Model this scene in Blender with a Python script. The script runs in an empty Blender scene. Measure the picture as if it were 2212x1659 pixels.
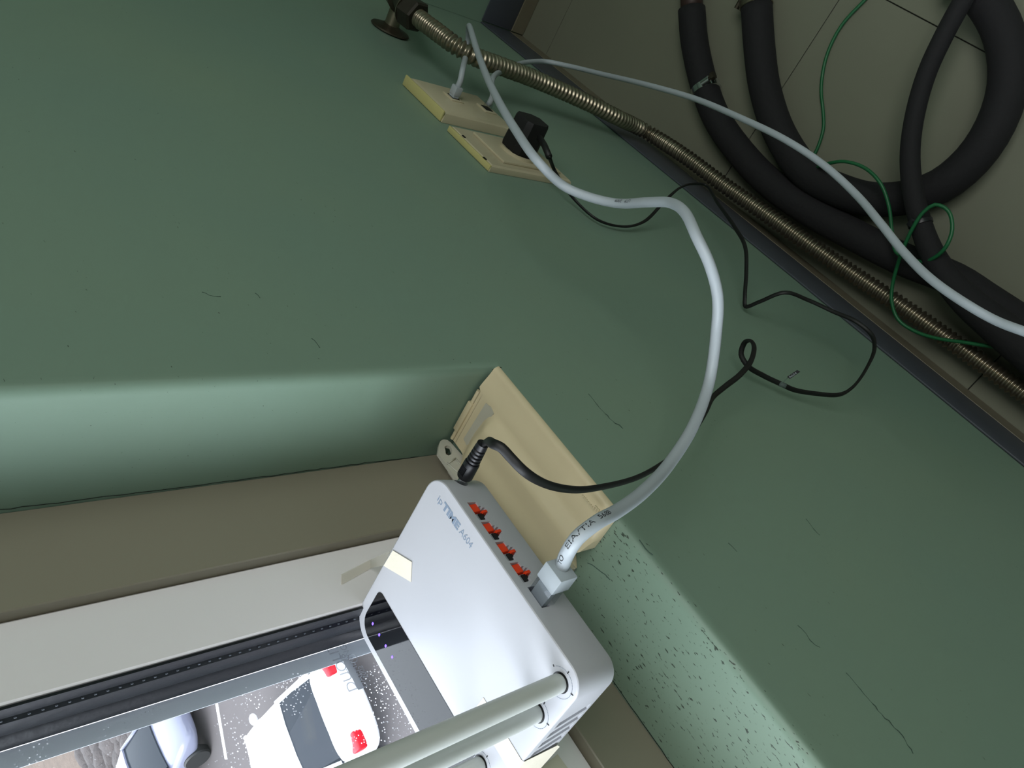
import bpy, bmesh, math, random
from mathutils import Vector, Matrix, Quaternion
random.seed(7)
SC = bpy.context.scene
COL = SC.collection

# ------------------------------------------------------------------ camera, sky, exposure
F_PX = 1751.965
R = ((-0.54468098, -0.43554057, -0.71667778),
     (-0.6596659, 0.75018352, 0.04544875),
     (0.51784509, 0.49752296, -0.69592196))
CAM = Vector((-0.35231, -0.31962, 0.443367))
def ray(u, v):
    a = (u - 1106.0, v - 829.5, F_PX)
    return Vector([sum(R[k][i] * a[k] for k in range(3)) for i in range(3)])
def on(axis, val, u, v):            # the point of the plane axis=val seen at (u, v)
    d = ray(u, v); return CAM + d * ((val - CAM[axis]) / d[axis])
def at(u, v, dep):                  # the point at distance dep along the optical axis
    return CAM + ray(u, v) * (dep / F_PX)

cd = bpy.data.cameras.new('camera'); cam = bpy.data.objects.new('camera', cd); COL.objects.link(cam)
cd.sensor_width = 36.0; cd.lens = F_PX / 2212 * 36.0; cd.clip_start = 0.01; cd.clip_end = 300
m = Matrix.Identity(4)
for i in range(3):
    m[i][0] = R[0][i]; m[i][1] = -R[1][i]; m[i][2] = -R[2][i]; m[i][3] = CAM[i]
cam.matrix_world = m
SC.camera = cam

W = bpy.data.worlds.new('overcast_sky'); SC.world = W; W.use_nodes = True
bg = W.node_tree.nodes['Background']
bg.inputs['Color'].default_value = (0.86, 0.92, 1.0, 1); bg.inputs['Strength'].default_value = 4.9

vs = SC.view_settings
vs.view_transform = 'Standard'; vs.look = 'None'; vs.exposure = 0.0; vs.gamma = 1.0; vs.use_curve_mapping = False

def area(name, loc, rot, sx, sy, power, color):
    l = bpy.data.lights.new(name, 'AREA'); l.shape = 'RECTANGLE'; l.size = sx; l.size_y = sy; l.energy = power; l.color = color
    o = bpy.data.objects.new(name, l); COL.objects.link(o); o.location = loc; o.rotation_euler = rot
    return o
area('added_room_fill', (-0.4, -1.5, 1.49), (0, 0, 0), 1.5, 1.2, 30.0, (0.97, 0.98, 0.96))  # wide soft fill added overhead to brighten the room, not a known lamp

sl_ = bpy.data.lights.new('veiled_sun', 'SUN'); sl_.energy = 5.2; sl_.angle = math.radians(38); sl_.color = (0.96, 0.97, 1.0)
so_ = bpy.data.objects.new('veiled_sun', sl_); COL.objects.link(so_)
so_.rotation_euler = Vector((-0.74, 0.38, 0.56)).to_track_quat('Z', 'Y').to_euler()

# ------------------------------------------------------------------ materials
def lin(c):
    r = []
    for x in c:
        x /= 255.0; r.append(x / 12.92 if x <= 0.04045 else ((x + 0.055) / 1.055) ** 2.4)
    return (r[0], r[1], r[2], 1)
def mat(name, rgb, rough=0.5, metal=0.0, spec=0.5, var=0.0, scale=8.0, bump=0.0, bscale=60.0, bdist=0.001, coat=0.0, linear=None):
    M = bpy.data.materials.new(name); M.use_nodes = True
    nt = M.node_tree; b = nt.nodes['Principled BSDF']
    col = linear if linear else lin(rgb)
    b.inputs['Base Color'].default_value = col; b.inputs['Roughness'].default_value = rough
    b.inputs['Metallic'].default_value = metal; b.inputs['Specular IOR Level'].default_value = spec
    b.inputs['Coat Weight'].default_value = coat
    tc = nt.nodes.new('ShaderNodeTexCoord')
    if var > 0:
        n = nt.nodes.new('ShaderNodeTexNoise'); n.inputs['Scale'].default_value = scale; n.inputs['Detail'].default_value = 4
        nt.links.new(tc.outputs['Object'], n.inputs['Vector'])
        mx = nt.nodes.new('ShaderNodeMix'); mx.data_type = 'RGBA'
        mx.inputs[6].default_value = tuple(max(0, c * (1 - var)) for c in col[:3]) + (1,)
        mx.inputs[7].default_value = tuple(min(1, c * (1 + var)) for c in col[:3]) + (1,)
        nt.links.new(n.outputs['Fac'], mx.inputs[0]); nt.links.new(mx.outputs[2], b.inputs['Base Color'])
    if bump > 0:
        n2 = nt.nodes.new('ShaderNodeTexNoise'); n2.inputs['Scale'].default_value = bscale; n2.inputs['Detail'].default_value = 3
        nt.links.new(tc.outputs['Object'], n2.inputs['Vector'])
        bp = nt.nodes.new('ShaderNodeBump'); bp.inputs['Strength'].default_value = bump; bp.inputs['Distance'].default_value = bdist
        nt.links.new(n2.outputs['Fac'], bp.inputs['Height']); nt.links.new(bp.outputs['Normal'], b.inputs['Normal'])
    return M

def wall_paint():
    M = bpy.data.materials.new('green_gloss_paint'); M.use_nodes = True
    nt = M.node_tree; N = nt.nodes.new; L = nt.links.new; b = nt.nodes['Principled BSDF']
    b.inputs['Roughness'].default_value = 0.5; b.inputs['Specular IOR Level'].default_value = 0.5
    tc = N('ShaderNodeTexCoord')
    n = N('ShaderNodeTexNoise'); n.inputs['Scale'].default_value = 3.5; n.inputs['Detail'].default_value = 3
    L(tc.outputs['Object'], n.inputs['Vector'])
    mx = N('ShaderNodeMix'); mx.data_type = 'RGBA'
    mx.inputs[6].default_value = (0.165, 0.258, 0.212, 1); mx.inputs[7].default_value = (0.208, 0.290, 0.205, 1)
    L(n.outputs['Fac'], mx.inputs[0])
    # dirt pits, denser on the sill; stretched along x
    mp = N('ShaderNodeMapping'); mp.inputs['Scale'].default_value = (190, 600, 600)
    L(tc.outputs['Object'], mp.inputs['Vector'])
    n3 = N('ShaderNodeTexNoise'); n3.inputs['Scale'].default_value = 1.0; n3.inputs['Detail'].default_value = 2
    L(mp.outputs['Vector'], n3.inputs['Vector'])
    n4 = N('ShaderNodeTexNoise'); n4.inputs['Scale'].default_value = 14; n4.inputs['Detail'].default_value = 2
    L(tc.outputs['Object'], n4.inputs['Vector'])
    sep = N('ShaderNodeSeparateXYZ'); L(tc.outputs['Object'], sep.inputs['Vector'])
    geo = N('ShaderNodeNewGeometry'); sn = N('ShaderNodeSeparateXYZ'); L(geo.outputs['Normal'], sn.inputs['Vector'])
    ab = N('ShaderNodeMath'); ab.operation = 'MULTIPLY'; L(sn.outputs['Z'], ab.inputs[0]); ab.inputs[1].default_value = 0.092
    md = N('ShaderNodeMath'); md.operation = 'MULTIPLY_ADD'; L(n4.outputs['Fac'], md.inputs[0]); md.inputs[1].default_value = 0.14; L(ab.outputs[0], md.inputs[2])
    ad = N('ShaderNodeMath'); ad.operation = 'ADD'; L(n3.outputs['Fac'], ad.inputs[0]); L(md.outputs[0], ad.inputs[1])
    cr = N('ShaderNodeMapRange'); cr.inputs['From Min'].default_value = 0.80; cr.inputs['From Max'].default_value = 0.84
    L(ad.outputs[0], cr.inputs['Value'])
    mx2 = N('ShaderNodeMix'); mx2.data_type = 'RGBA'; mx2.inputs[7].default_value = (0.035, 0.05, 0.035, 1)
    L(mx.outputs[2], mx2.inputs[6]); L(cr.outputs['Result'], mx2.inputs[0]); L(mx2.outputs[2], b.inputs['Base Color'])
    n2 = N('ShaderNodeTexNoise'); n2.inputs['Scale'].default_value = 45; n2.inputs['Detail'].default_value = 4
    L(tc.outputs['Object'], n2.inputs['Vector'])
    bp = N('ShaderNodeBump'); bp.inputs['Strength'].default_value = 0.22; bp.inputs['Distance'].default_value = 0.0012
    L(n2.outputs['Fac'], bp.inputs['Height']); L(bp.outputs['Normal'], b.inputs['Normal'])
    return M
M_WALL = wall_paint()
M_CEIL = mat('ceiling_paint', (205, 205, 195), 0.9)
M_BASE = mat('dark_baseboard', (70, 74, 82), 0.5, var=0.15, scale=6)
M_COVE = mat('beige_skirting', (108, 102, 84), 0.5, var=0.1, scale=5)
M_TILE = mat('floor_vinyl', (112, 114, 98), 0.42, var=0.12, scale=4, bump=0.1, bscale=90)
M_GROUT = mat('floor_joint', (40, 40, 34), 0.9)
M_TAUPE = mat('taupe_frame', (136, 130, 114), 0.38, var=0.04, scale=3)
M_SASH = mat('white_vinyl', (238, 233, 235), 0.32, var=0.02, scale=3)
M_GASK = mat('black_gasket', (20, 22, 28), 0.35, bump=0.2, bscale=200)
M_SPACER = mat('grey_spacer', (190, 194, 202), 0.5, 0.0)
M_CRACK = mat('crack_dirt', (25, 32, 26), 0.9)
M_SCUFF = mat('scuff_dirt', (58, 78, 68), 0.9)
M_IVORY = mat('aged_ivory_plastic', (204, 190, 156), 0.42, var=0.05, scale=20, bump=0.06, bscale=300)
M_STICK = mat('greyed_sticker', (178, 174, 158), 0.5, var=0.06, scale=60)
M_BRKT = mat('pale_grey_plastic', (186, 184, 172), 0.45, var=0.08, scale=120)
M_WHITE = mat('white_abs', (182, 183, 189), 0.38)
M_ANT = mat('antenna_white', (188, 192, 188), 0.33)
M_PANEL = mat('black_gloss', (6, 7, 12), 0.05)
M_ORANGE = mat('orange_plastic', (226, 62, 22), 0.4)
M_DARK = mat('socket_dark', (12, 12, 14), 0.5)
M_PGREY = mat('pocket_grey', (150, 155, 160), 0.5)
M_PRINT = mat('grey_print', (118, 132, 150), 0.5)
M_PRINTD = mat('black_print', (22, 24, 28), 0.5)
M_BLACK = mat('black_rubber', (14, 14, 20), 0.42)
M_CORD = mat('black_pvc', (9, 9, 10), 0.55)
M_STRIPE = mat('grey_stripe', (92, 96, 104), 0.5)
M_CABLE = mat('white_pvc', (164, 172, 178), 0.45)
M_METAL = mat('worn_steel', (142, 134, 116), 0.32, 0.9, var=0.2, scale=40)
M_METALD = mat('dull_dark_brass', (60, 56, 44), 0.5, 0.6, var=0.3, scale=60)
M_CHROME = mat('bright_steel', (210, 212, 214), 0.18, 1.0)
M_FOAM = mat('black_foam', (17, 16, 19), 0.85, bump=0.4, bscale=120, bdist=0.002)
M_GREENW = mat('green_pvc', (20, 92, 52), 0.45)
M_PLATE = mat('cream_plate', (188, 178, 150), 0.4, var=0.05, scale=20)
M_PLATEY = mat('yellowed_plate', (190, 182, 122), 0.45)
M_TAPE = mat('masking_tape', (222, 215, 198), 0.55, var=0.05, scale=60, bump=0.15, bscale=220)
M_BLUELED = bpy.data.materials.new('blue_led'); M_BLUELED.use_nodes = True
_b = M_BLUELED.node_tree.nodes['Principled BSDF']; _b.inputs['Base Color'].default_value = (0.1, 0.05, 0.8, 1)
_b.inputs['Emission Color'].default_value = (0.15, 0.08, 1, 1); _b.inputs['Emission Strength'].default_value = 3.0

def glassy(name, tint, gloss=0.08, dust=0.0):
    M = bpy.data.materials.new(name); M.use_nodes = True
    nt = M.node_tree; N = nt.nodes.new; L = nt.links.new
    for n in list(nt.nodes):
        if n.type != 'OUTPUT_MATERIAL': nt.nodes.remove(n)
    out = [n for n in nt.nodes if n.type == 'OUTPUT_MATERIAL'][0]
    t = N('ShaderNodeBsdfTransparent'); t.inputs['Color'].default_value = tint
    g = N('ShaderNodeBsdfGlossy'); g.inputs['Roughness'].default_value = 0.02
    fr = N('ShaderNodeFresnel'); 
    gb = N('ShaderNodeNewGeometry'); io = N('ShaderNodeMapRange'); io.inputs['To Min'].default_value = 1.5; io.inputs['To Max'].default_value = 1 / 1.5
    L(gb.outputs['Backfacing'], io.inputs['Value']); L(io.outputs['Result'], fr.inputs['IOR'])
    mx = N('ShaderNodeMixShader'); L(fr.outputs[0], mx.inputs[0]); L(t.outputs[0], mx.inputs[1]); L(g.outputs[0], mx.inputs[2])
    last = mx
    if dust > 0:
        tc = N('ShaderNodeTexCoord'); vo = N('ShaderNodeTexVoronoi'); vo.inputs['Scale'].default_value = 420
        L(tc.outputs['Object'], vo.inputs['Vector'])
        no = N('ShaderNodeTexNoise'); no.inputs['Scale'].default_value = 22; L(tc.outputs['Object'], no.inputs['Vector'])
        r1 = N('ShaderNodeMapRange'); r1.inputs['From Min'].default_value = 0.22; r1.inputs['From Max'].default_value = 0.14
        L(vo.outputs['Distance'], r1.inputs['Value'])
        r2 = N('ShaderNodeMapRange'); r2.inputs['From Min'].default_value = 0.52; r2.inputs['From Max'].default_value = 0.62
        L(no.outputs['Fac'], r2.inputs['Value'])
        mu = N('ShaderNodeMath'); mu.operation = 'MULTIPLY'; L(r1.outputs[0], mu.inputs[0]); L(r2.outputs[0], mu.inputs[1])
        mu2 = N('ShaderNodeMath'); mu2.operation = 'MULTIPLY'; L(mu.outputs[0], mu2.inputs[0]); mu2.inputs[1].default_value = dust
        tl = N('ShaderNodeBsdfTranslucent'); tl.inputs['Color'].default_value = (0.85, 0.87, 0.9, 1)
        m2 = N('ShaderNodeMixShader'); L(mu2.outputs[0], m2.inputs[0]); L(mx.outputs[0], m2.inputs[1]); L(tl.outputs[0], m2.inputs[2]); last = m2
    L(last.outputs[0], out.inputs['Surface'])
    return M
M_GLASS = glassy('window_glass', (0.93, 0.95, 0.96, 1), dust=0.75)
M_CLEAR = glassy('clear_plastic', (0.88, 0.9, 0.93, 1))
def film(name, rgb, op):
    M = mat(name, rgb, 0.5); nt = M.node_tree; b = nt.nodes['Principled BSDF']; b.inputs['Alpha'].default_value = op
    return M
M_TAPEC = film('sheer_tape', (232, 226, 212), 0.32)
M_STAMP = film('glass_stamp', (150, 156, 166), 0.75)
M_TAGCLR = film('clear_tag', (150, 170, 165), 0.3)

# ------------------------------------------------------------------ helpers
def link(name, me, material=None, parent=None, smooth=False):
    o = bpy.data.objects.new(name, me); COL.objects.link(o)
    if material: me.materials.append(material)
    if parent is not None: o.parent = parent
    if smooth:
        for p in me.polygons: p.use_smooth = True
    return o
def obj(name, bm, material, parent=None, smooth=False, angle=None):
    me = bpy.data.meshes.new(name); bmesh.ops.recalc_face_normals(bm, faces=bm.faces[:]); bm.to_mesh(me); bm.free()
    o = link(name, me, material, parent, smooth or angle is not None)
    if angle is not None:
        me.set_sharp_from_angle(angle=math.radians(angle))
    return o
def raw(name, verts, faces, material, parent=None, smooth=False, angle=None):
    bm = bmesh.new(); vv = [bm.verts.new(v) for v in verts]
    for f in faces:
        try: bm.faces.new([vv[i] for i in f])
        except ValueError: pass
    return obj(name, bm, material, parent, smooth, angle)
def empty(name, loc=(0, 0, 0)):
    o = bpy.data.objects.new(name, None); COL.objects.link(o); o.location = loc; o.empty_display_size = 0.02
    bpy.context.view_layer.update(); return o
def thing(name, label, cat, loc=(0, 0, 0), group=None):
    o = empty(name, loc); return tag(o, label, cat, group)
def tag(o, label, cat, group=None):
    o['label'] = label; o['category'] = cat
    if group: o['group'] = group
    return o
def child(o, parent):               # keep world position while parenting to an unrotated empty
    o.parent = parent; o.matrix_parent_inverse = Matrix.Translation(-wloc(parent)); return o
def wloc(p):
    v = Vector(p.location)
    return v if p.parent is None else v + wloc(p.parent)
def part(o, parent, label=None):
    # geometry of this script is written in world coordinates: cancel the parents' translation
    base = parent
    while base.parent is not None: base = base.parent
    o.parent = parent
    if parent is base: o.matrix_parent_inverse = Matrix.Translation(-Vector(base.location))
    if label: o['label'] = label
    return o
def box_bm(lo, hi, bev=0.0, seg=2):
    bm = bmesh.new(); r = bmesh.ops.create_cube(bm, size=1.0)
    c = [(lo[i] + hi[i]) / 2 for i in range(3)]; s = [abs(hi[i] - lo[i]) for i in range(3)]
    for v in bm.verts: v.co = Vector([c[i] + v.co[i] * s[i] for i in range(3)])
    if bev > 0: bmesh.ops.bevel(bm, geom=bm.edges[:], offset=bev, segments=seg, affect='EDGES', profile=0.5)
    return bm
def box(name, lo, hi, material, parent=None, bev=0.0, seg=2):
    return obj(name, box_bm(lo, hi, bev, seg), material, None, angle=35) if parent is None else part(obj(name, box_bm(lo, hi, bev, seg), material, angle=35), parent)
def prism_bm(poly, a, b, axis=2, bev=0.0, taper=None):
    # polygon in the two other axes, extruded from a to b along axis
    bm = bmesh.new()
    def P(p, h):
        q = [0, 0, 0]; ax = [i for i in range(3) if i != axis]; q[ax[0]] = p[0]; q[ax[1]] = p[1]; q[axis] = h; return q
    lo = [bm.verts.new(P(p, a)) for p in (taper or poly)]; hi = [bm.verts.new(P(p, b)) for p in poly]
    n = len(poly)
    f1 = bm.faces.new(lo); f2 = bm.faces.new(hi)
    for i in range(n): bm.faces.new((lo[i], lo[(i + 1) % n], hi[(i + 1) % n], hi[i]))
    bmesh.ops.recalc_face_normals(bm, faces=bm.faces[:])
    if bev > 0:
        ed = [e for f in (f1, f2) for e in f.edges]
        bmesh.ops.bevel(bm, geom=ed, offset=bev, segments=3, affect='EDGES', profile=0.5)
    return bm
def round_poly(x0, y0, x1, y1, radii, seg=8):
    # radii for corners (x0y0, x1y0, x1y1, x0y1)
    pts = []
    cs = [(x0, y0, 1, 1, 180), (x1, y0, -1, 1, 270), (x1, y1, -1, -1, 0), (x0, y1, 1, -1, 90)]
    for (cx, cy, sx, sy, a0), r in zip(cs, radii):
        for k in range(seg + 1):
            a = math.radians(a0 + 90 * k / seg)
            pts.append((cx + sx * r + r * math.cos(a), cy + sy * r + r * math.sin(a)))
    return pts
def spline(pts, step):
    # Catmull-Rom through Vectors, resampled; extra per-point scalars are carried in 4D tuples
    P = [tuple(p) for p in pts]; P = [tuple(2 * a - b for a, b in zip(P[0], P[1]))] + P + [tuple(2 * a - b for a, b in zip(P[-1], P[-2]))]
    out = []
    for i in range(1, len(P) - 2):
        p0, p1, p2, p3 = P[i - 1:i + 3]
        L = (Vector(p1[:3]) - Vector(p2[:3])).length; n = max(2, int(L / step))
        # centripetal parametrisation keeps tight bends free of loops
        d = [max(1e-6, (Vector(a[:3]) - Vector(b[:3])).length ** 0.5) for a, b in ((p0, p1), (p1, p2), (p2, p3))]
        for k in range(n):
            t = k / n
            m1 = [(c - a) / (d[0] + d[1]) * d[1] for a, c in zip(p0, p2)]
            m1 = [((b - a) / d[0] - (c - a) / (d[0] + d[1]) + (c - b) / d[1]) * d[1] for a, b, c in zip(p0, p1, p2)]
            m2 = [((b - a) / d[1] - (c - a) / (d[1] + d[2]) + (c - b) / d[2]) * d[1] for a, b, c in zip(p1, p2, p3)]
            h = (2 * t**3 - 3 * t**2 + 1, t**3 - 2 * t**2 + t, -2 * t**3 + 3 * t**2, t**3 - t**2)
            out.append(tuple(h[0] * a + h[1] * b + h[2] * c + h[3] * e for a, b, c, e in zip(p1, m1, p2, m2)))
    out.append(P[-2]); return out
def frames(path, up=None):
    V = [Vector(p[:3]) for p in path]; T = []
    for i in range(len(V)):
        a = V[max(0, i - 1)]; b = V[min(len(V) - 1, i + 1)]; t = (b - a); T.append(t.normalized() if t.length > 1e-9 else T[-1])
    u = (up or Vector((0, 0, 1))); N = [(u - T[0] * u.dot(T[0])).normalized()]
    for i in range(1, len(V)):
        q = T[i - 1].rotation_difference(T[i]); n = q @ N[-1]; N.append((n - T[i] * n.dot(T[i])).normalized())
    return V, T, N
def tube_bm(path, rad, seg=12, flat=1.0, twist=None, up=None, bm=None):
    bm = bm or bmesh.new(); V, T, N = frames(path, up); rings = []
    for i, (p, t, n) in enumerate(zip(V, T, N)):
        r = rad(i) if callable(rad) else rad
        if twist: n = Quaternion(t, twist(i)) @ n
        b = t.cross(n); ring = []
        for k in range(seg):
            a = 2 * math.pi * k / seg
            ring.append(bm.verts.new(p + n * (r * math.cos(a)) + b * (r * flat * math.sin(a))))
        rings.append(ring)
    for i in range(len(rings) - 1):
        for k in range(seg):
            bm.faces.new((rings[i][k], rings[i][(k + 1) % seg], rings[i + 1][(k + 1) % seg], rings[i + 1][k]))
    bm.faces.new(rings[0][::-1]); bm.faces.new(rings[-1])
    return bm
def lathe_bm(p0, p1, prof, seg=24, bm=None, up=None):
    # prof = [(distance along p0->p1, radius)]
    bm = bm or bmesh.new(); p0 = Vector(p0); t = (Vector(p1) - p0).normalized()
    u = up or (Vector((0, 0, 1)) if abs(t.z) < 0.9 else Vector((1, 0, 0)))
    n = (u - t * u.dot(t)).normalized(); b = t.cross(n); rings = []
    for d, r in prof:
        rings.append([bm.verts.new(p0 + t * d + n * (r * math.cos(2 * math.pi * k / seg)) + b * (r * math.sin(2 * math.pi * k / seg))) for k in range(seg)])
    for i in range(len(rings) - 1):
        for k in range(seg): bm.faces.new((rings[i][k], rings[i][(k + 1) % seg], rings[i + 1][(k + 1) % seg], rings[i + 1][k]))
    bm.faces.new(rings[0][::-1]); bm.faces.new(rings[-1])
    return bm
def text_mesh(body, size, extrude=0.0, align='LEFT', offset=0.0, spacing=1.0):
    cu = bpy.data.curves.new('text', 'FONT'); cu.body = body; cu.size = size; cu.extrude = extrude; cu.align_x = align
    cu.offset = offset; cu.space_character = spacing; cu.resolution_u = 3
    o = bpy.data.objects.new('text', cu); COL.objects.link(o)
    dg = bpy.context.evaluated_depsgraph_get(); me = bpy.data.meshes.new_from_object(o.evaluated_get(dg), depsgraph=dg)
    bpy.data.objects.remove(o); bpy.data.curves.remove(cu)
    return me
def place_text(name, body, size, org, xd, yd, material, parent, extrude=0.0001, align='LEFT', offset=0.0, sx=1.0, spacing=1.0):
    me = text_mesh(body, size, extrude, align, offset, spacing)
    xd = Vector(xd).normalized(); yd = Vector(yd).normalized(); zd = xd.cross(yd); org = Vector(org)
    for v in me.vertices: v.co = org + xd * (v.co.x * sx) + yd * v.co.y + zd * v.co.z
    return part(link(name, me, material), parent)
def nested(loops, extra_close=False):
    verts = []; faces = []
    for L in loops: verts += L
    for k in range(len(loops) - 1):
        for i in range(4):
            a = k * 4 + i; b = k * 4 + (i + 1) % 4; faces.append((a, b, b + 4, a + 4))
    if extra_close:
        k = len(loops) - 1
        for i in range(4): faces.append((k * 4 + i, k * 4 + (i + 1) % 4, (i + 1) % 4, i))
    return verts, faces
def rect(x0, x1, z0, z1, y): return [(x0, y, z0), (x1, y, z0), (x1, y, z1), (x0, y, z1)]
def struct(o, label=None):
    o['kind'] = 'structure'
    if label: o['label'] = label
    return o

# ------------------------------------------------------------------ room shell
XL, XR, YB, ZF, ZC = -2.9, 1.124, -2.5, -0.90, 1.55
OX0, OX1, OZ0, OZ1 = -2.4, 0.0, 0.0, 1.25            # window opening
WT = 0.18
loops = [rect(XL - .2, XR + .2, ZF - .1, ZC + .1, WT), rect(XL - .2, XR + .2, ZF - .1, ZC + .1, 0)]
rr = 0.009
for k in range(7):
    a = math.pi / 2 * k / 6; o = rr * (1 - math.sin(a)); y = rr * (1 - math.cos(a))
    loops.append(rect(OX0 - o, OX1 + o, OZ0 - o, OZ1 + o, y))
loops.append(rect(OX0, OX1, OZ0, OZ1, WT))
v, f = nested(loops, True)
wall = struct(raw('wall_front', v, f, M_WALL, angle=35))
def slab(name, lo, hi, m): return struct(box(name, lo, hi, m))
slab('wall_right', (XR, YB - .2, ZF - .1), (XR + .2, -0.0005, ZC + .1), M_WALL)
slab('wall_left', (XL - .2, YB - .2, ZF - .1), (XL, -0.0005, ZC + .1), M_WALL)
slab('wall_back', (XL, YB - .2, ZF - .1), (XR, YB, ZC + .1), M_WALL)
slab('ceiling', (XL, YB, ZC), (XR, -0.0005, ZC + .1), M_CEIL)
floor = slab('floor', (XL, YB, ZF - .1), (XR, -0.0005, ZF - .003), M_GROUT)
xj = [-.099 + .562 * k for k in range(-4, 4)]; yj = [0.0 - .395 * k for k in range(0, 8)]
xs = sorted(set([XL] + [x for x in xj if XL < x < XR] + [XR])); ys = [YB] + sorted([y for y in yj if y > YB])
for i in range(len(xs) - 1):
    for j in range(len(ys) - 1):
        t = obj('floor_tile', box_bm((xs[i] + .0008, ys[j] + .0008, ZF - .003), (xs[i + 1] - .0008, ys[j + 1] - .0009, ZF + random.uniform(-.0002, .0002)), .0004, 1), M_TILE)
        t.parent = floor
# baseboards: dark strip over a beige skirting
BZ = -.775
def baseb(name, lo, hi, lo2, hi2):
    b = struct(box(name, lo, hi, M_BASE, bev=.0015)); c = obj('skirting', box_bm(lo2, hi2, .001), M_COVE); c.parent = b; c['label'] = 'beige lower skirting strip'
baseb('baseboard_front', (XL, -.004, BZ - .088), (XR - .001, -.0006, BZ), (XL, -.0046, ZF + .0005), (XR - .001, -.0006, BZ - .088))
baseb('baseboard_right', (XR - .004, YB, BZ - .088), (XR - .0006, -.006, BZ), (XR - .006, YB, ZF + .0005), (XR - .0006, -.0065, BZ - .088))

# paint cracks at the corner of the opening (parts of the wall)
def crack(pts, r=.00035, step=.002, jit=.0009):
    rnd = random.Random(3)
    P = [Vector(p) for p in pts]; S = spline(P, step)
    S = [Vector(p) + Vector((rnd.uniform(-jit, jit), rnd.uniform(-jit, jit), rnd.uniform(-jit, jit))) for p in S]
    return S
cp = [on(1, -.0002, 1082, 793), on(1, -.0002, 1070, 794)] + [on(0, -.0003, u, v) for u, v in ((1062, 806), (1050, 822), (1046, 828), (1036, 850), (1027, 868), (1010, 885), (1002, 900), (990, 915), (984, 935), (976, 946))]
S = crack(cp)
o = obj('crack', tube_bm(S, .00032, 5), M_CRACK); o.parent = wall; o['label'] = 'thin dark crack in the green paint'
cp = [on(0, -.0003, u, v) for u, v in ((945, 984), (800, 1001), (600, 1028), (420, 1052), (250, 1073), (100, 1092), (-30, 1108))]
S = [Vector((min(p.x, -.0001), p.y - .0012, p.z)) for p in crack(cp, jit=.0004, step=.006)]
o = obj('crack', tube_bm(S, .00025, 5), M_CRACK); o.parent = wall
cp = [on(2, .0003, u, v) for u, v in ((1318, 1466), (1350, 1512), (1400, 1582), (1440, 1640), (1480, 1695))]
S = [Vector((p.x, p.y - .001, max(p.z, .0001))) for p in crack(cp, jit=.0004, step=.006)]
o = obj('crack', tube_bm(S, .0003, 5), M_CRACK); o.parent = wall

for us in (((1722, 1350), (1740, 1368), (1752, 1385), (1772, 1398)), ((1826, 1452), (1860, 1490), (1920, 1560), (1950, 1590), (1975, 1630)), ((1268, 1215), (1290, 1228), (1318, 1250)), ((1380, 1165), (1392, 1182), (1412, 1200)),
           ((1270, 850), (1300, 885), (1330, 915), (1345, 925)), ((435, 630), (450, 636), (478, 642)), ((672, 730), (684, 742), (692, 752)), ((550, 632), (560, 642)), ((1572, 1172), (1590, 1190)), ((1740, 1120), (1760, 1145), (1772, 1156))):
    cp = [on(1, -.00015, u, v) for u, v in us]; S = crack(cp, jit=.0008, step=.003)
    o = obj('scuff', tube_bm([Vector((p.x, min(p.y, .0001), p.z)) for p in S], .00030, 5), M_SCUFF); o.parent = wall; o['label'] = 'dark scuff mark in the paint'

# ------------------------------------------------------------------ window
win = struct(empty('window_1'))
FY, SY, GY = .0956, .103, .1395
fx, fz = .067, .053          # width of the taupe frame at the jamb and at the sill
sx_, sz_ = .1150, .104       # sash inner edges
i0, i1, j0, j1 = OX0 + fx, OX1 - fx, OZ0 + fz, OZ1 - .06
e = .0006
v, f = nested([rect(OX0 + e, OX1 - e, OZ0 + e, OZ1 - e, .17), rect(OX0 + e, OX1 - e, OZ0 + e, OZ1 - e, FY),
               rect(i0 - .0008, i1 + .0008, j0 - .0008, j1 + .0008, FY), rect(i0, i1, j0, j1, FY + .0008), rect(i0, i1, j0, j1, .17)], True)
raw('window_frame', v, f, M_TAUPE, angle=35).parent = win
g = .0008
a0, a1, b0, b1 = OX0 + sx_, OX1 - sx_, OZ0 + sz_, OZ1 - .11
v, f = nested([rect(i0 + g, i1 - g, j0 + g, j1 - g, .165), rect(i0 + g, i1 - g, j0 + g, j1 - g, SY + .0015), rect(i0 + g + .0015, i1 - g - .0015, j0 + g + .0015, j1 - g - .0015, SY),
               rect(a0 - .001, a1 + .001, b0 - .001, b1 + .001, SY), rect(a0, a1, b0, b1, SY + .001), rect(a0, a1, b0, b1, .165)], True)
sash = raw('sash', v, f, M_SASH, angle=35); sash.parent = win
q = .0005
def grect(o, y): return rect(a0 + o, a1 - o, b0 + o, b1 - o, y)
v, f = nested([grect(q, .1045), grect(q + .0016, .1045), grect(q + .0022, .112), grect(q + .0014, .1135), grect(q + .0032, .1155), grect(q + .0036, .126), grect(q + .0030, .1275), grect(q + .0042, .1295), grect(q + .005, .1388), grect(q, .1388)], True)
gk = raw('gasket', v, f, M_GASK, angle=35); gk.parent = win
v, f = nested([grect(.0030, .1445), grect(.0145, .1445), grect(.0145, .1449), grect(.0030, .1449)], True)
raw('spacer', v, f, M_SPACER, angle=35).parent = win
gl = obj('glass_pane', box_bm((a0 + .002, GY, b0 + .002), (a1 - .002, GY + .004, b1 - .002)), M_GLASS); gl.parent = win
# gasket beads: a row of tiny stitches along the ridge
bm = bmesh.new()
for k in range(70):
    z = b0 + .02 + k * .0062
    bmesh.ops.create_cube(bm, size=1, matrix=Matrix.Translation((a1 - q - .0026, .1135, z)) @ Matrix.Diagonal((.0006, .0007, .0012, 1)))
o = obj('gasket_stitch', bm, mat('stitch_grey', (78, 84, 92), .4)); o.parent = win; o['kind'] = 'stuff'; o['label'] = 'row of pale stitches on the gasket'
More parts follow.
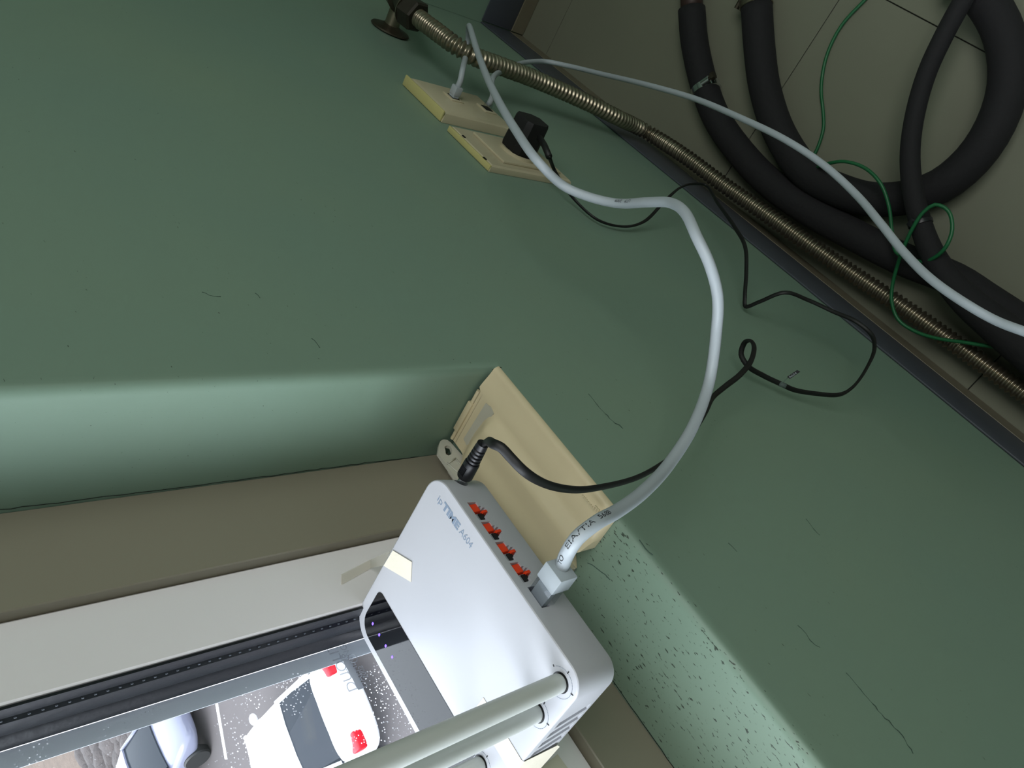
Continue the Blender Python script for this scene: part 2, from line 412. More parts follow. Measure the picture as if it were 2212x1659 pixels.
# printed maker's stamp on the pane
p0 = on(1, GY - .0003, 771, 1495); xd = (1, 0, 0); zd = (0, 0, 1)
def wt(body, size, u, v, sx=1.0, off=0.0):
    pp = on(1, GY - .0003, u, v); me = text_mesh(body, size, 0, 'LEFT', off)
    for vv in me.vertices: vv.co = Vector((pp.x + vv.co.x * sx, GY - .0003, pp.z + vv.co.y))
    o = link('stamp_lettering', me, M_STAMP); o.parent = win; return o
wt('DUOLITE', .0105, 775, 1490, 1.0)
o = obj('stamp_bar', box_bm((p0.x + .001, GY - .0004, p0.z - .0062), (p0.x + .024, GY - .0003, p0.z - .0015)), M_STAMP); o.parent = win
wt('CLUB', .006, 764, 1452, 1.0, .0001)
wt('DAEHEUNG', .0068, 795, 1484, .95)
wt('2002', .0055, 796, 1463, .9)
# paper-white ring mark of the stamp
bm = bmesh.new(); c = on(1, GY - .0003, 762, 1422)
S = [c + Vector((.0032 * math.cos(a), 0, .0032 * math.sin(a))) for a in [2 * math.pi * k / 20 for k in range(21)]]
o = obj('stamp_ring', tube_bm(S, .0003, 4), M_STAMP); o.parent = win
wt('K', .005, 765, 1426)

# ------------------------------------------------------------------ outside
ZG = -7.5
def gp(u, v, h=0.0): return on(2, ZG + h, u, v)
M_ASPH = mat('asphalt', (0, 0, 0), .9, linear=(.080, .070, .070, 1), var=.10, scale=.6, bump=.2, bscale=30, bdist=.01)
M_LINE = mat('road_paint', (225, 225, 222), .7)
M_DIRT = mat('straw_ground', (0, 0, 0), .95, linear=(.10, .072, .055, 1), var=.35, scale=3, bump=.6, bscale=12, bdist=.05)
M_ROCK = mat('rubble_stone', (0, 0, 0), .9, linear=(.060, .050, .048, 1), var=.3, scale=3, bump=.7, bscale=8, bdist=.05)
ground = struct(box('ground', (-40, .8, ZG - .3), (60, 90, ZG), M_ASPH)); ground['label'] = 'grey parking lot below the window'
bank = struct(box('ground_bank', (-10, 27, ZG + .001), (60, 90, ZG + .25), M_DIRT))
def pline(us):
    P = [gp(*p) for p in us]; w = .07; vs_ = []; n = len(P)
    d = (P[-1] - P[0]).normalized(); s = Vector((-d.y, d.x, 0)) * w
    bm = bmesh.new(); q = [P[0] + s, P[0] - s, P[-1] - s, P[-1] + s]
    lo = [bm.verts.new((p.x, p.y, ZG + .001)) for p in q]; hi = [bm.verts.new((p.x, p.y, ZG + .01)) for p in q]
    bm.faces.new(lo); bm.faces.new(hi)
    for i in range(4): bm.faces.new((lo[i], lo[(i + 1) % 4], hi[(i + 1) % 4], hi[i]))
    o = obj('painted_line', bm, M_LINE); o.parent = ground; return o
pline([(460, 1470), (489, 1640), ]); pline([(380, 1490), (403, 1585)])
# rubble stones
sw = thing('rubble_wall', 'wall of rough brown boulders beside the parking lot outside', 'stone wall', gp(270, 1600))
rs = random.Random(5); protos = []
for k in range(6):
    bm = bmesh.new(); bmesh.ops.create_icosphere(bm, subdivisions=2, radius=1)
    for vtx in bm.verts:
        n = vtx.co.normalized(); vtx.co = n * (1 + .16 * math.sin(3 * n.x + k) * math.cos(2.5 * n.y + 2 * k) + rs.uniform(-.06, .06)); vtx.co.z *= .7
    me = bpy.data.meshes.new('stone'); bm.to_mesh(me); bm.free(); me.materials.append(M_ROCK)
    for p in me.polygons: p.use_smooth = True
    protos.append(me)
n = 0
for iu in range(0, 11):
    for iv in range(0, 6):
        u = 205 + iu * 21 + (iv % 2) * 10 + rs.uniform(-5, 5) - iv * 4; v_ = 1515 + iv * 29 + rs.uniform(-5, 5)
        if v_ < 1560 - (u - 205) * .33 - 30 or u > 385 + (v_ - 1560) * .1: continue
        c = gp(u, v_, .25); s = rs.uniform(.42, .56)
        o = bpy.data.objects.new('stone', protos[n % 6]); COL.objects.link(o); o.parent = sw
        o.matrix_parent_inverse = Matrix.Translation(-Vector(sw.location))
        o.location = c; o.scale = (s, s * rs.uniform(.9, 1.25), s); o.rotation_euler = (0, 0, rs.uniform(0, 6)); n += 1

def wheel(c, r, w, axis, root, rimmat):
    axis = Vector(axis).normalized(); p0 = c - axis * (w / 2)
    t = part(obj('tyre', lathe_bm(p0, p0 + axis, [(0, r * .62), (0, r * .9), (w * .15, r), (w * .85, r), (w, r * .9), (w, r * .62)], 28), M_CORD, angle=40), root)
    bm = lathe_bm(p0, p0 + axis, [(w * .3, r * .6), (w * .9, r * .62), (w * .96, r * .6), (w * .8, r * .52), (w * .6, r * .5)], 28)
    up = Vector((0, 0, 1))
    for k in range(10):
        q_ = Quaternion(axis, math.pi * 2 * k / 10); d = q_ @ up
        S = [p0 + axis * (w * .88) + d * (r * .08), p0 + axis * (w * .86) + d * (r * .58)]
        tube_bm([tuple(s) for s in S], r * .045, 6, bm=bm, up=axis)
    lathe_bm(p0, p0 + axis, [(w * .7, r * .14), (w * .95, r * .13), (w * .98, r * .05)], 16, bm=bm)
    part(obj('rim', bm, rimmat, angle=40), t)
def car(label, paint, loc, rz, sc=1.0):
    # local: length along +y (front), width x, z up; returns a thing with parts in world coordinates
    root = thing('car', label, 'car', loc)
    rot = Matrix.Rotation(rz, 4, 'Z'); base = Vector(loc)
    def Wp(p): return base + rot @ (Vector(p) * sc)
    glass = mat('car_glass', (30, 36, 44), .12, spec=.3); red = mat('tail_red', (200, 24, 40), .25)
    # body stations: y, halfwidth, z low, shoulder z, deck z
    st = [(-2.25, .62, .45, .72, .80), (-2.18, .78, .32, .84, .92), (-1.95, .86, .25, .92, .99), (-1.4, .90, .22, .94, 1.0), (-.6, .91, .22, .92, .97),
          (.4, .91, .22, .90, .95), (1.1, .90, .22, .86, .93), (1.7, .88, .24, .80, .88), (2.1, .78, .30, .70, .78), (2.25, .60, .40, .60, .66)]
    verts = []; faces = []
    for y, w, z0, zs, zd in st:
        ring = [(-w * .86, z0), (-w, z0 + .14), (-w * 1.01, (z0 + zs) / 2), (-w * .97, zs), (-w * .8, zd), (-w * .3, zd + .02), (w * .3, zd + .02), (w * .8, zd), (w * .97, zs), (w * 1.01, (z0 + zs) / 2), (w, z0 + .14), (w * .86, z0)]
        verts += [Wp((x, y, z)) for x, z in ring]
    n_ = 12
    for i in range(len(st) - 1):
        for k in range(n_): faces.append((i * n_ + k, i * n_ + (k + 1) % n_, (i + 1) * n_ + (k + 1) % n_, (i + 1) * n_ + k))
    faces.append(tuple(range(n_))[::-1]); faces.append(tuple((len(st) - 1) * n_ + k for k in range(n_)))
    b = part(raw('body', verts, faces, paint, smooth=True), root)
    md = b.modifiers.new('s', 'SUBSURF'); md.levels = 2; md.render_levels = 2
    # greenhouse (glass) and roof
    gst = [(-1.75, .70, .97), (-1.05, .66, 1.36), (-.3, .64, 1.44), (.35, .64, 1.42), (1.25, .72, .94)]
    def shell(scale_w, dz, ys_, name, mt_, zlow=True, par=None):
        vs2 = []; fs = []
        for y, w, z in ys_:
            vs2 += [Wp((-.80 if zlow else -w * scale_w - .02, y, .93 if zlow else z - .03)), Wp((-w * scale_w, y, z + dz)), Wp((-w * .4, y, z + dz + .03)), Wp((w * .4, y, z + dz + .03)), Wp((w * scale_w, y, z + dz)), Wp((.80 if zlow else w * scale_w + .02, y, .93 if zlow else z - .03))]
        for i in range(len(ys_) - 1):
            for k in range(6): fs.append((i * 6 + k, i * 6 + (k + 1) % 6, (i + 1) * 6 + (k + 1) % 6, (i + 1) * 6 + k))
        fs.append(tuple(range(6))[::-1]); fs.append(tuple((len(ys_) - 1) * 6 + k for k in range(6)))
        return part(raw(name, vs2, fs, mt_, angle=50), par or root)
    shell(1.0, 0, gst, 'windows', glass)
    shell(1.03, .012, [(-1.12, .665, 1.345), (-.3, .645, 1.44), (.42, .645, 1.41)], 'roof', paint, False)
    for s in (-1, 1):
        for pts in (((.80 * s, 1.22, .95), (.655 * s, .38, 1.41)), ((.79 * s, -1.72, .97), (.67 * s, -1.08, 1.36)), ((.81 * s, -.15, .93), (.66 * s, -.25, 1.43))):
            part(obj('pillar', tube_bm([tuple(Wp(p)) for p in pts], .045 * sc, 8), paint, smooth=True), root)
        bm = bmesh.new(); bmesh.ops.create_icosphere(bm, subdivisions=2, radius=1, matrix=Matrix.Translation(Wp((1.02 * s, .75, 1.0))) @ rot @ Matrix.Diagonal((.12, .09, .08, 1)))
        part(obj('mirror', bm, paint, smooth=True), root)
        bm = box_bm((.48 if s > 0 else -.80, -2.24, .70), (.80 if s > 0 else -.48, -2.0, .90), .04)
        for vv in bm.verts: vv.co = Wp(vv.co)
        part(obj('tail_light', bm, red, angle=40), root, 'red tail light')
        for y in (-1.35, 1.4): wheel(Wp((.82 * s, y, .32)), .32 * sc, .22, rot.to_3x3() @ Vector((s, 0, 0)), root, M_CHROME)
    return root
M_CARW = mat('white_car_paint', (240, 242, 245), .25, coat=.5)
M_CARD = mat('silver_car_paint', (110, 112, 130), .25, coat=.5)
car('white car parked below, red tail light showing through the glass', M_CARW, (5.0, 13.75, ZG), math.radians(-9))
w2 = gp(462, 1668)
car('silver car with a spoked wheel at the bottom edge of the view outside', M_CARD, (w2.x + 1.05, w2.y + 1.30, ZG), math.radians(188))

# ------------------------------------------------------------------ cream moulded cover on the sill
cov = thing('sill_cover', 'cream moulded plastic cover lying in the corner of the window sill', 'plastic cover', (-.08, .04, 0))
def sm(a, b, x):
    t = max(0, min(1, (x - a) / (b - a))); return t * t * (3 - 2 * t)
nx, ny = 48, 40; X0, X1, Y0, Y1 = -.1605, -.0030, -.0045, .0890
def cz(x, y):
    z = .0050 + .0050 * sm(-.004, .02, y)
    lobe = sm(.020, .034, y) * (1 - .5 * sm(.055, .09, y)) * (1 - sm(-.034, -.020, x + .15 * max(0, .05 - y)))
    z += .0095 * lobe
    z += .0035 * sm(.045, .062, y) * (1 - sm(-.04, -.022, x))
    ed = min(y - Y0, x - X0) / .0035
    if ed < 1: z -= .0032 * (1 - math.sqrt(max(0, 1 - (1 - max(0, ed)) ** 2)))
    return z
verts = []; faces = []
for j in range(ny + 1):
    for i in range(nx + 1):
        x = X0 + (X1 - X0) * i / nx; y = Y0 + ((Y1 - .0155 * sm(-.040, -.030, x)) - Y0) * (j / ny)
        # the jamb-side edge is stepped, the far corner of the free end is cut
        if y > .018 and i > nx - 2: x -= .0035
        if y > .032: x = max(x, X0 + .010 * sm(.032, .046, y))
        verts.append((x, y, cz(x, y)))
top = len(verts)
for j in range(ny):
    for i in range(nx):
        a = j * (nx + 1) + i; faces.append((a, a + 1, a + nx + 2, a + nx + 1))
rim = [i for i in range(nx + 1)] + [j * (nx + 1) + nx for j in range(1, ny + 1)] + [ny * (nx + 1) + i for i in range(nx - 1, -1, -1)] + [j * (nx + 1) for j in range(ny - 1, 0, -1)]
low = []
for r_ in rim: verts.append((verts[r_][0], max(verts[r_][1], -.0042), .0003)); low.append(len(verts) - 1)
for k in range(len(rim)): faces.append((rim[k], rim[(k + 1) % len(rim)], low[(k + 1) % len(rim)], low[k]))
faces.append(tuple(low))
part(raw('shell', verts, faces, M_IVORY, angle=50), cov)
# tab at the free end, behind the plug
part(obj('end_tab', prism_bm([(-.1500, .048), (-.1590, .0570), (-.1585, .0655), (-.1500, .078)], .0003, .0105, 2, .0008), M_IVORY, angle=40), cov)
# hinge pins and side strip against the jamb
part(obj('hinge_strip', box_bm((-.0068, .0330, .0060), (-.0012, .0640, .0118), .0006), M_IVORY, angle=40), cov)
for y0, y1 in ((.0200, .0330), (.0640, .0735)):
    part(obj('hinge_pin', lathe_bm((-.0042, y0, .0095), (-.0042, y1, .0095), [(0, .0018), (y1 - y0, .0018)], 12), M_IVORY, angle=40), cov)
P = [on(2, .0110, u, v) for u, v in ((1049, 871), (1060, 880), (1066, 894), (1050, 912), (1034, 935), (1020, 952), (1008, 962), (1001, 948))]
bm = bmesh.new(); lo = [bm.verts.new((p.x, p.y, .0095)) for p in P]; hi = [bm.verts.new((p.x, p.y, .0110)) for p in P]
bm.faces.new(lo); bm.faces.new(hi)
for i in range(len(P)): bm.faces.new((lo[i], lo[(i + 1) % len(P)], hi[(i + 1) % len(P)], hi[i]))
part(obj('sticker', bm, M_STICK), cov, 'greyed rectangular plate set in the cover')
pp = on(2, .0098, 1268, 1085)
place_text('moulded_lettering', '........m0', .0075, on(2, .0102, 1256, 1068), (-1, -.02, 0), (0, -1, 0), M_IVORY, cov, .0006)
place_text('moulded_lettering', '•', .001, on(2, .0102, 1256, 1068), (-1, 0, 0), (0, -1, 0), M_IVORY, cov, .0002)

# small grey bracket with a torn screw hole
br = thing('plastic_bracket', 'small pale grey plastic bracket with torn screw hole beside the router corner', 'bracket', on(1, .088, 985, 1010))
P = [on(1, .0765, u, v) for u, v in ((948, 962), (951, 953), (957, 949), (966, 950), (974, 956), (1008, 994), (1022, 1030), (1010, 1045), (985, 1034), (946, 978))]
H = [on(1, .0765, u, v) for u, v in ((962, 972), (960, 965), (965, 962), (974, 964), (977, 974), (975, 981), (969, 984), (963, 981))]
cxy = sum((p for p in H), Vector()) / len(H)
P = [(p.x, p.z) for p in P]; H = [(p.x, p.z) for p in H]
# ring between outline and hole
def resample_ring(poly, angs, c):
    out = []
    for a in angs:
        d = (math.cos(a), math.sin(a)); best = None
        for i in range(len(poly)):
            (x1, y1), (x2, y2) = poly[i], poly[(i + 1) % len(poly)]
            ex, ey = x2 - x1, y2 - y1; den = d[0] * ey - d[1] * ex
            if abs(den) < 1e-12: continue
            t = ((x1 - c[0]) * ey - (y1 - c[1]) * ex) / den; s = ((x1 - c[0]) * d[1] - (y1 - c[1]) * d[0]) / den
            if t > 0 and -1e-6 <= s <= 1 + 1e-6 and (best is None or t > best): best = t
        out.append((c[0] + d[0] * (best or .001), c[1] + d[1] * (best or .001)))
    return out
angs = [2 * math.pi * k / 48 for k in range(48)]; c2 = (cxy.x, cxy.z)
O_ = resample_ring(P, angs, c2); I_ = resample_ring(H, angs, c2)
verts = []; n_ = 48
for ring, y in ((O_, .0795), (O_, .0765), (I_, .0765), (I_, .0795)): verts += [(p[0], y, p[1]) for p in ring]
faces = [(r_ * n_ + k, r_ * n_ + (k + 1) % n_, ((r_ + 1) % 4) * n_ + (k + 1) % n_, ((r_ + 1) % 4) * n_ + k) for r_ in range(4) for k in range(n_)]
part(raw('strap', verts, faces, M_BRKT, angle=40), br)
for a, b in (((1000, 1030), (966, 1000)), ((1012, 1026), (984, 990)), ((966, 1002), (984, 990))):
    p, q_ = on(1, .0760, *a), on(1, .0760, *b)
    part(obj('rib', tube_bm([tuple(p), tuple(q_)], .0007, 6), M_BRKT, smooth=True), br)
part(obj('foot', box_bm((-.045, .0790, .002), (-.022, .0950, .016), .001), M_BRKT, angle=40), br)

# ------------------------------------------------------------------ router
ZT, ZB = .145, .1105
rt = thing('wifi_router', 'white wireless router resting on the window sash in the sill corner', 'router', (-.19, .05, ZB))
x0, x1, y0, y1 = -.2635, -.1132, -.0240, .1215
top_ = round_poly(x0, y0, x1, y1, (.0125, .0145, .0190, .0150), 8)
bot_ = round_poly(x0 + .0012, y0 + .0062, x1 - .0012, y1 - .002, (.0115, .0135, .018, .014), 8)
bm = prism_bm(top_, ZB, ZT, 2, .0014, bot_)
body = part(obj('body', bm, M_WHITE, angle=32), rt)
cuts = []
def cutter(bm_):
    me = bpy.data.meshes.new('cut'); bmesh.ops.recalc_face_normals(bm_, faces=bm_.faces[:]); bm_.to_mesh(me); bm_.free(); o_ = bpy.data.objects.new('cut', me); COL.objects.link(o_); cuts.append(o_)
YF = y0
PX = [-.1399, -.1550, -.1702, -.1853]
def port_poly(xa, w, ztop, h):
    c = xa - w / 2
    return [(xa, ztop), (xa - w, ztop), (xa - w, ztop - h * .64), (c - w * .27, ztop - h * .64), (c - w * .27, ztop - h * .82), (c - w * .17, ztop - h * .82), (c - w * .17, ztop - h),
            (c + w * .17, ztop - h), (c + w * .17, ztop - h * .82), (c + w * .27, ztop - h * .82), (c + w * .27, ztop - h * .64), (xa, ztop - h * .64)]
for xa in PX: cutter(prism_bm(port_poly(xa, .0136, .1378, .0118), YF - .01, YF + .014, 1))
cutter(prism_bm(port_poly(-.2022, .0140, .1372, .0118), YF - .01, YF + .014, 1))
dcx, dcz = -.1224, .1290
cutter(lathe_bm((dcx, YF - .01, dcz), (dcx, 1, dcz), [(0, .0042), (.024, .0042)], 20))
VY = [.0130 + .0098 * k for k in range(7)]
for y in VY:
    cutter(prism_bm([(y, .1390), (y + .0058, .1390), (y + .0020, .1150), (y - .0038, .1150)], x0 - .006, x0 + .004, 0))
for k, o_ in enumerate(cuts):
    md = body.modifiers.new('b%d' % k, 'BOOLEAN'); md.operation = 'DIFFERENCE'; md.solver = 'EXACT'; md.object = o_
dg = bpy.context.evaluated_depsgraph_get(); bpy.context.view_layer.update(); dg.update()
me = bpy.data.meshes.new_from_object(body.evaluated_get(dg), depsgraph=dg); body.modifiers.clear(); body.data = me
me.materials.clear(); me.materials.append(M_WHITE)
for p in me.polygons: p.use_smooth = True; p.material_index = 0
me.set_sharp_from_angle(angle=math.radians(32))
for o_ in cuts: bpy.data.objects.remove(o_)
def boxp(name, lo, hi, m, parent, bev=0.0, label=None):
    o_ = part(obj(name, box_bm(lo, hi, bev), m, angle=40), parent, label); return o_
for i, xa in enumerate(PX):
    pt = boxp('lan_port', (xa - .0134, YF + .0075, .1262), (xa - .0002, YF + .0138, .1376), M_ORANGE, rt, 0, 'orange network port' if i == 0 else None)
    if i: pt['label'] = 'orange network port'
    # bright orange block on the text-start side, grey and black contact housing on the other
    boxp('port_block', (xa - .0060, YF + .0035, .1300), (xa - .0003, YF + .0076, .1370), M_ORANGE, pt, .0003)
    boxp('port_key', (xa - .0080, YF + .0030, .1262), (xa - .0062, YF + .0076, .1300), M_ORANGE, pt, .0003)
    boxp('contact_housing', (xa - .0128, YF + .0050, .1285), (xa - .0066, YF + .0074, .1372), M_PGREY, pt, .0003)
    boxp('contact_slot', (xa - .0118, YF + .0042, .1290), (xa - .0072, YF + .0062, .1330), M_DARK, pt, .0002)
boxp('wan_port', (-.2160, YF + .0110, .1255), (-.2024, YF + .0138, .1370), mat('brown_port', (70, 40, 22), .5), rt)
# seam on the top, glossy lamp panel, lettering
TOPZ = ZT
pan = round_poly(-.2405, .0790, -.1213, .1156, (.002, .0045, .0125, .004), 8)
pn = part(obj('lamp_panel', prism_bm(pan, TOPZ - .001, TOPZ + .00025, 2), M_PANEL, angle=40), rt, 'glossy black lamp panel')
for u, v in ((806, 1347), (820, 1371), (834, 1395), (848, 1419)):
    p = on(2, TOPZ, u, v)
    part(obj('indicator_lamp', box_bm((p.x - .0007, p.y - .0010, TOPZ), (p.x + .0007, p.y + .0010, TOPZ + .0004)), M_BLUELED), pn, 'lit blue indicator lamp')
LX, LY = (-1, 0, 0), (0, -1, 0)
def fit_text(name, body, size, pa, pb, material, parent, offset=0.0, extrude=.00012):
    me = text_mesh(body, size, extrude, 'LEFT', offset); w_ = max(v.co.x for v in me.vertices); m0 = min(v.co.x for v in me.vertices)
    k = (pb - pa).length / (w_ - m0); xd_ = (pb - pa).normalized(); yd_ = Vector((0, 0, 1)).cross(xd_)
    for v in me.vertices: v.co = pa + xd_ * ((v.co.x - m0) * k) + yd_ * v.co.y + Vector((0, 0, v.co.z))
    return part(link(name, me, material), parent)
LY_ = -.0108
fit_text('logo', 'ip', .0064, Vector((-.1255, LY_, TOPZ)), Vector((-.1302, LY_, TOPZ)), M_PRINT, rt)
fit_text('logo', 'TIME', .0068, Vector((-.1310, LY_, TOPZ)), Vector((-.1492, LY_, TOPZ)), M_PRINT, rt, .00035)
fit_text('logo', 'A604', .0066, Vector((-.1508, LY_, TOPZ)), Vector((-.1632, LY_, TOPZ)), M_PRINT, rt)
# antennas on turning bases with dotted dials
AN = [(-.2525, -.0125), (-.2530, .0175), (-.2475, .0790)]
AN = [(-.2520, -.0105), (-.2525, .0165), (-.2465, .0800)]
for ax_, ay in AN:
    h = .19
    t = part(obj('antenna', lathe_bm((ax_, ay, TOPZ + .0003), (ax_, ay, 1), [(0, .0046), (.0008, .0050), (.004, .0051), (h - .004, .0058), (h - .001, .0052), (h, .0030)], 32), M_ANT, angle=40), rt)
    part(obj('antenna_socket', lathe_bm((ax_, ay, TOPZ - .0005), (ax_, ay, 1), [(0, .0057), (.0006, .0057)], 32), M_DARK, angle=40), t)
    # dial marks
    bm = bmesh.new()
    for k in range(44):
        a = math.radians(-20 - k * 140 / 30.0); a = math.radians(100 + k * 5.3)
        bmesh.ops.create_cube(bm, size=1, matrix=Matrix.Translation((ax_ + .0083 * math.cos(a), ay + .0083 * math.sin(a), TOPZ + .0001)) @ Matrix.Diagonal((.00028, .00028, .0002, 1)))
    o = part(obj('dial_dots', bm, M_PRINT), t); o['kind'] = 'stuff'; o['label'] = 'ring of tiny printed dots'
    bm = bmesh.new()
    for a, l in ((270, .0011), (195, .0012), (340, .0008)):
        a = math.radians(a); mtx = Matrix.Translation((ax_ + .0088 * math.cos(a), ay + .0088 * math.sin(a), TOPZ + .0001)) @ Matrix.Rotation(a, 4, 'Z')
        bmesh.ops.create_cube(bm, size=1, matrix=mtx @ Matrix.Diagonal((l * 1.5, .0005, .0003, 1)))
    part(obj('dial_tick', bm, M_PRINTD), t)
    place_text('dial_lettering', '180', .0028, (ax_ + .0060, ay + .0095, TOPZ), LX, LY, M_PRINT, t, .0001)

# tapes
tp = thing('tape_strip', 'piece of cream masking tape joining the router edge to the white vertical sash', 'tape', on(2, ZT, 848, 1200))
def strip(name, pts, th, m, parent, label=None):
    # pts: list of (left, right) points along the tape
    n_ = len(pts); verts = []; faces = []
    for a, b in pts: verts += [a, b]
    k = len(verts)
    nrm = []
    for i in range(n_):
        i2 = min(i, n_ - 2); d = (Vector(pts[i2 + 1][0]) - Vector(pts[i2][0])).cross(Vector(pts[i2][1]) - Vector(pts[i2][0])).normalized(); nrm.append(d)
    for i, (a, b) in enumerate(pts): verts += [Vector(a) + nrm[i] * th, Vector(b) + nrm[i] * th]
    for i in range(n_ - 1):
        a = 2 * i; faces += [(a, a + 1, a + 3, a + 2), (k + a, k + a + 2, k + a + 3, k + a + 1), (a, a + 2, k + a + 2, k + a), (a + 1, k + a + 1, k + a + 3, a + 3)]
    faces += [(0, k, k + 1, 1), (2 * n_ - 2, 2 * n_ - 1, k + 2 * n_ - 1, k + 2 * n_ - 2)]
    return part(raw(name, verts, faces, m, angle=30), parent, label)
zt = ZT + .0003
e1a, e1b = on(2, zt, 890, 1214), on(2, zt, 888, 1257)
m1a, m1b = on(2, zt, 849, 1189), on(2, zt, 829, 1222)
s1a, s1b = on(1, SY - .0006, 737, 1241), on(1, SY - .0006, 737, 1264)
s2a, s2b = on(1, SY - .0006, 800, 1209), on(1, SY - .0008, 800, 1228)
strip('tape_end', [(e1a, e1b), (m1a, m1b)], .00025, M_TAPE, tp)
strip('tape_bridge', [(m1a, m1b), (m1a.lerp(s2a, .15) + Vector((.0002, 0, -.0006)), m1b.lerp(s2b, .15) + Vector((.0002, 0, -.0006))), (s2a, s2b), (s1a, s1b)], .0002, M_TAPEC, tp)
tp2 = thing('tape_strip', 'cream masking tape wrapped over the router side and down to the sash rail', 'tape', (-.255, .055, ZT))
ya, yb = .0470, .0605
xs_ = x0 - .0005
strip('tape_band', [((-.2235, ya, zt), (-.2235, yb, zt)), ((x0 + .0008, ya, zt), (x0 + .0008, yb, zt)), ((xs_, ya + .0004, ZT - .0012), (xs_, yb + .012, ZT - .0012)),
                    ((xs_ + .0004, ya + .004, ZB + .004), (xs_ + .0004, yb + .028, ZB + .004)), ((xs_ + .0004, .0560, ZB - .001), (xs_ + .0004, .1010, ZB - .001))], .0002, M_TAPE, tp2)
strip('tape_tail', [((-.2600, .1005, ZB - .001), (-.2900, .1005, ZB - .001)), ((-.2600, SY - .0006, ZB - .007), (-.2920, SY - .0006, ZB - .007)), ((-.2560, SY - .0006, .0730), (-.2920, SY - .0006, .0700))], .0002, M_TAPE, tp2)

# ------------------------------------------------------------------ network cable from the router to the wall jack
CR = .00415
net = thing('network_cable', 'thick white network cable arching from the router to the left jack of the wall plate', 'cable', (-.209, -.06, .13))
px, pz = -.2090, .1315
def cable(pts, r, material, name, parent, seg=14, step=.004, **kw):
    S = spline(pts, step); o_ = part(obj(name, tube_bm(S, r, seg, **kw), material, smooth=True), parent); return o_, S
E1 = [(px + .0008, -.0400, pz - .0025), tuple(at(1218, 1212, .430)), tuple(at(1227, 1192, .424))]
E1 += [tuple(at(u, v, d)) for u, v, d in ((1246, 1163, .420), (1284, 1132, .425), (1335, 1103, .45), (1390, 1062, .485), (1447, 1000, .53), (1500, 915, .565), (1533, 820, .59), (1547, 720, .59),
      (1550, 640, .58), (1532, 570, .575), (1505, 512, .58), (1480, 460, .60), (1447, 438, .63), (1400, 437, .66), (1330, 439, .70), (1265, 423, .715), (1215, 400, .72), (1165, 352, .71), (1112, 278, .76), (1065, 195, .87), (1034, 120, 1.02), (1018, 68, 1.14), (1014.5, 58, 1.19))]
J1 = on(1, -.014, 978, 213)
E1 += [tuple(at(1012.5, 60, 1.23)), tuple(at(1010, 95, 1.26)), (J1.x + .008, -.052, J1.z - .003), (J1.x, -.040, J1.z), (J1.x, -.030, J1.z)]
_, SE = cable(E1, CR, M_CABLE, 'cable_jacket', net)
def cable_text(S, body, s0, size, th0, r, material, parent, flip=False, sx=1.0):
    V, T, N = frames(S); acc = [0]
    for i in range(1, len(V)): acc.append(acc[-1] + (V[i] - V[i - 1]).length)
    me = text_mesh(body, size, 0.0)
    bmx = bmesh.new(); bmx.from_mesh(me); bmesh.ops.triangulate(bmx, faces=bmx.faces[:]); bmx.to_mesh(me); bmx.free()
    for v in me.vertices:
        s = s0 + v.co.x * sx; i = max(0, min(len(acc) - 2, next((k for k in range(len(acc)) if acc[k] > s), len(acc) - 1) - 1))
        t = (s - acc[i]) / max(1e-9, acc[i + 1] - acc[i]); c = V[i].lerp(V[i + 1], t); T_ = T[i].lerp(T[i + 1], t).normalized()
        vw = (CAM0 - c); vw = (vw - T_ * vw.dot(T_)).normalized(); sd = T_.cross(vw) * (-1 if flip else 1)
        a = th0 + v.co.y / r; v.co = c + (vw * math.cos(a) + sd * math.sin(a)) * (r + .00012)
    return part(link('printed_lettering', me, material), parent)
CAM0 = Vector((-.352, -.320, .443))
cable_text(SE, 'TO   EIA/TIA  568B', .008, .0040, .10, CR, M_PRINTD, net, flip=True, sx=1.35)
# arc length up to the second printing
V_ = [Vector(p[:3]) for p in SE]; tgt = at(1372, 437, .68); ki = min(range(len(V_)), key=lambda i: (V_[i] - tgt).length)
sl = sum((V_[i] - V_[i - 1]).length for i in range(1, ki + 1))
cable_text(SE, 'UTP   2009', sl, .0038, -1.0 + .1, CR, M_PRINTD, net, flip=True, sx=1.3)
# router-side plug
pw = .0066
pb = part(obj('plug_boot', box_bm((px - .0072, -.0440, pz - .0085), (px + .0072, -.0325, pz + .0050), .0009, 2), M_CABLE, angle=40), net)
part(obj('plug_body', box_bm((px - pw, -.0330, pz - .0060), (px + pw, -.0150, pz + .0040), .0005, 2), M_CLEAR, angle=40), net, 'clear plastic plug')
part(obj('plug_contacts', box_bm((px - pw + .0012, -.0320, pz - .0020), (px + pw - .0012, -.0180, pz + .0022), .0003, 1), M_CABLE, angle=40), net)
part(obj('plug_latch', box_bm((px - .003, -.0440, pz - .0115), (px + .003, -.0240, pz - .0100), .0004, 1), M_CLEAR, angle=40), net)
# wall-side plug
part(obj('plug_boot', box_bm((J1.x - .0065, -.0330, J1.z - .0060), (J1.x + .0065, -.0200, J1.z + .0060), .0012, 2), M_CABLE, angle=40), net)
part(obj('plug_body', box_bm((J1.x - .0058, -.0205, J1.z - .0048), (J1.x + .0058, -.0150, J1.z + .0048), .0005, 1), M_CABLE, angle=40), net)

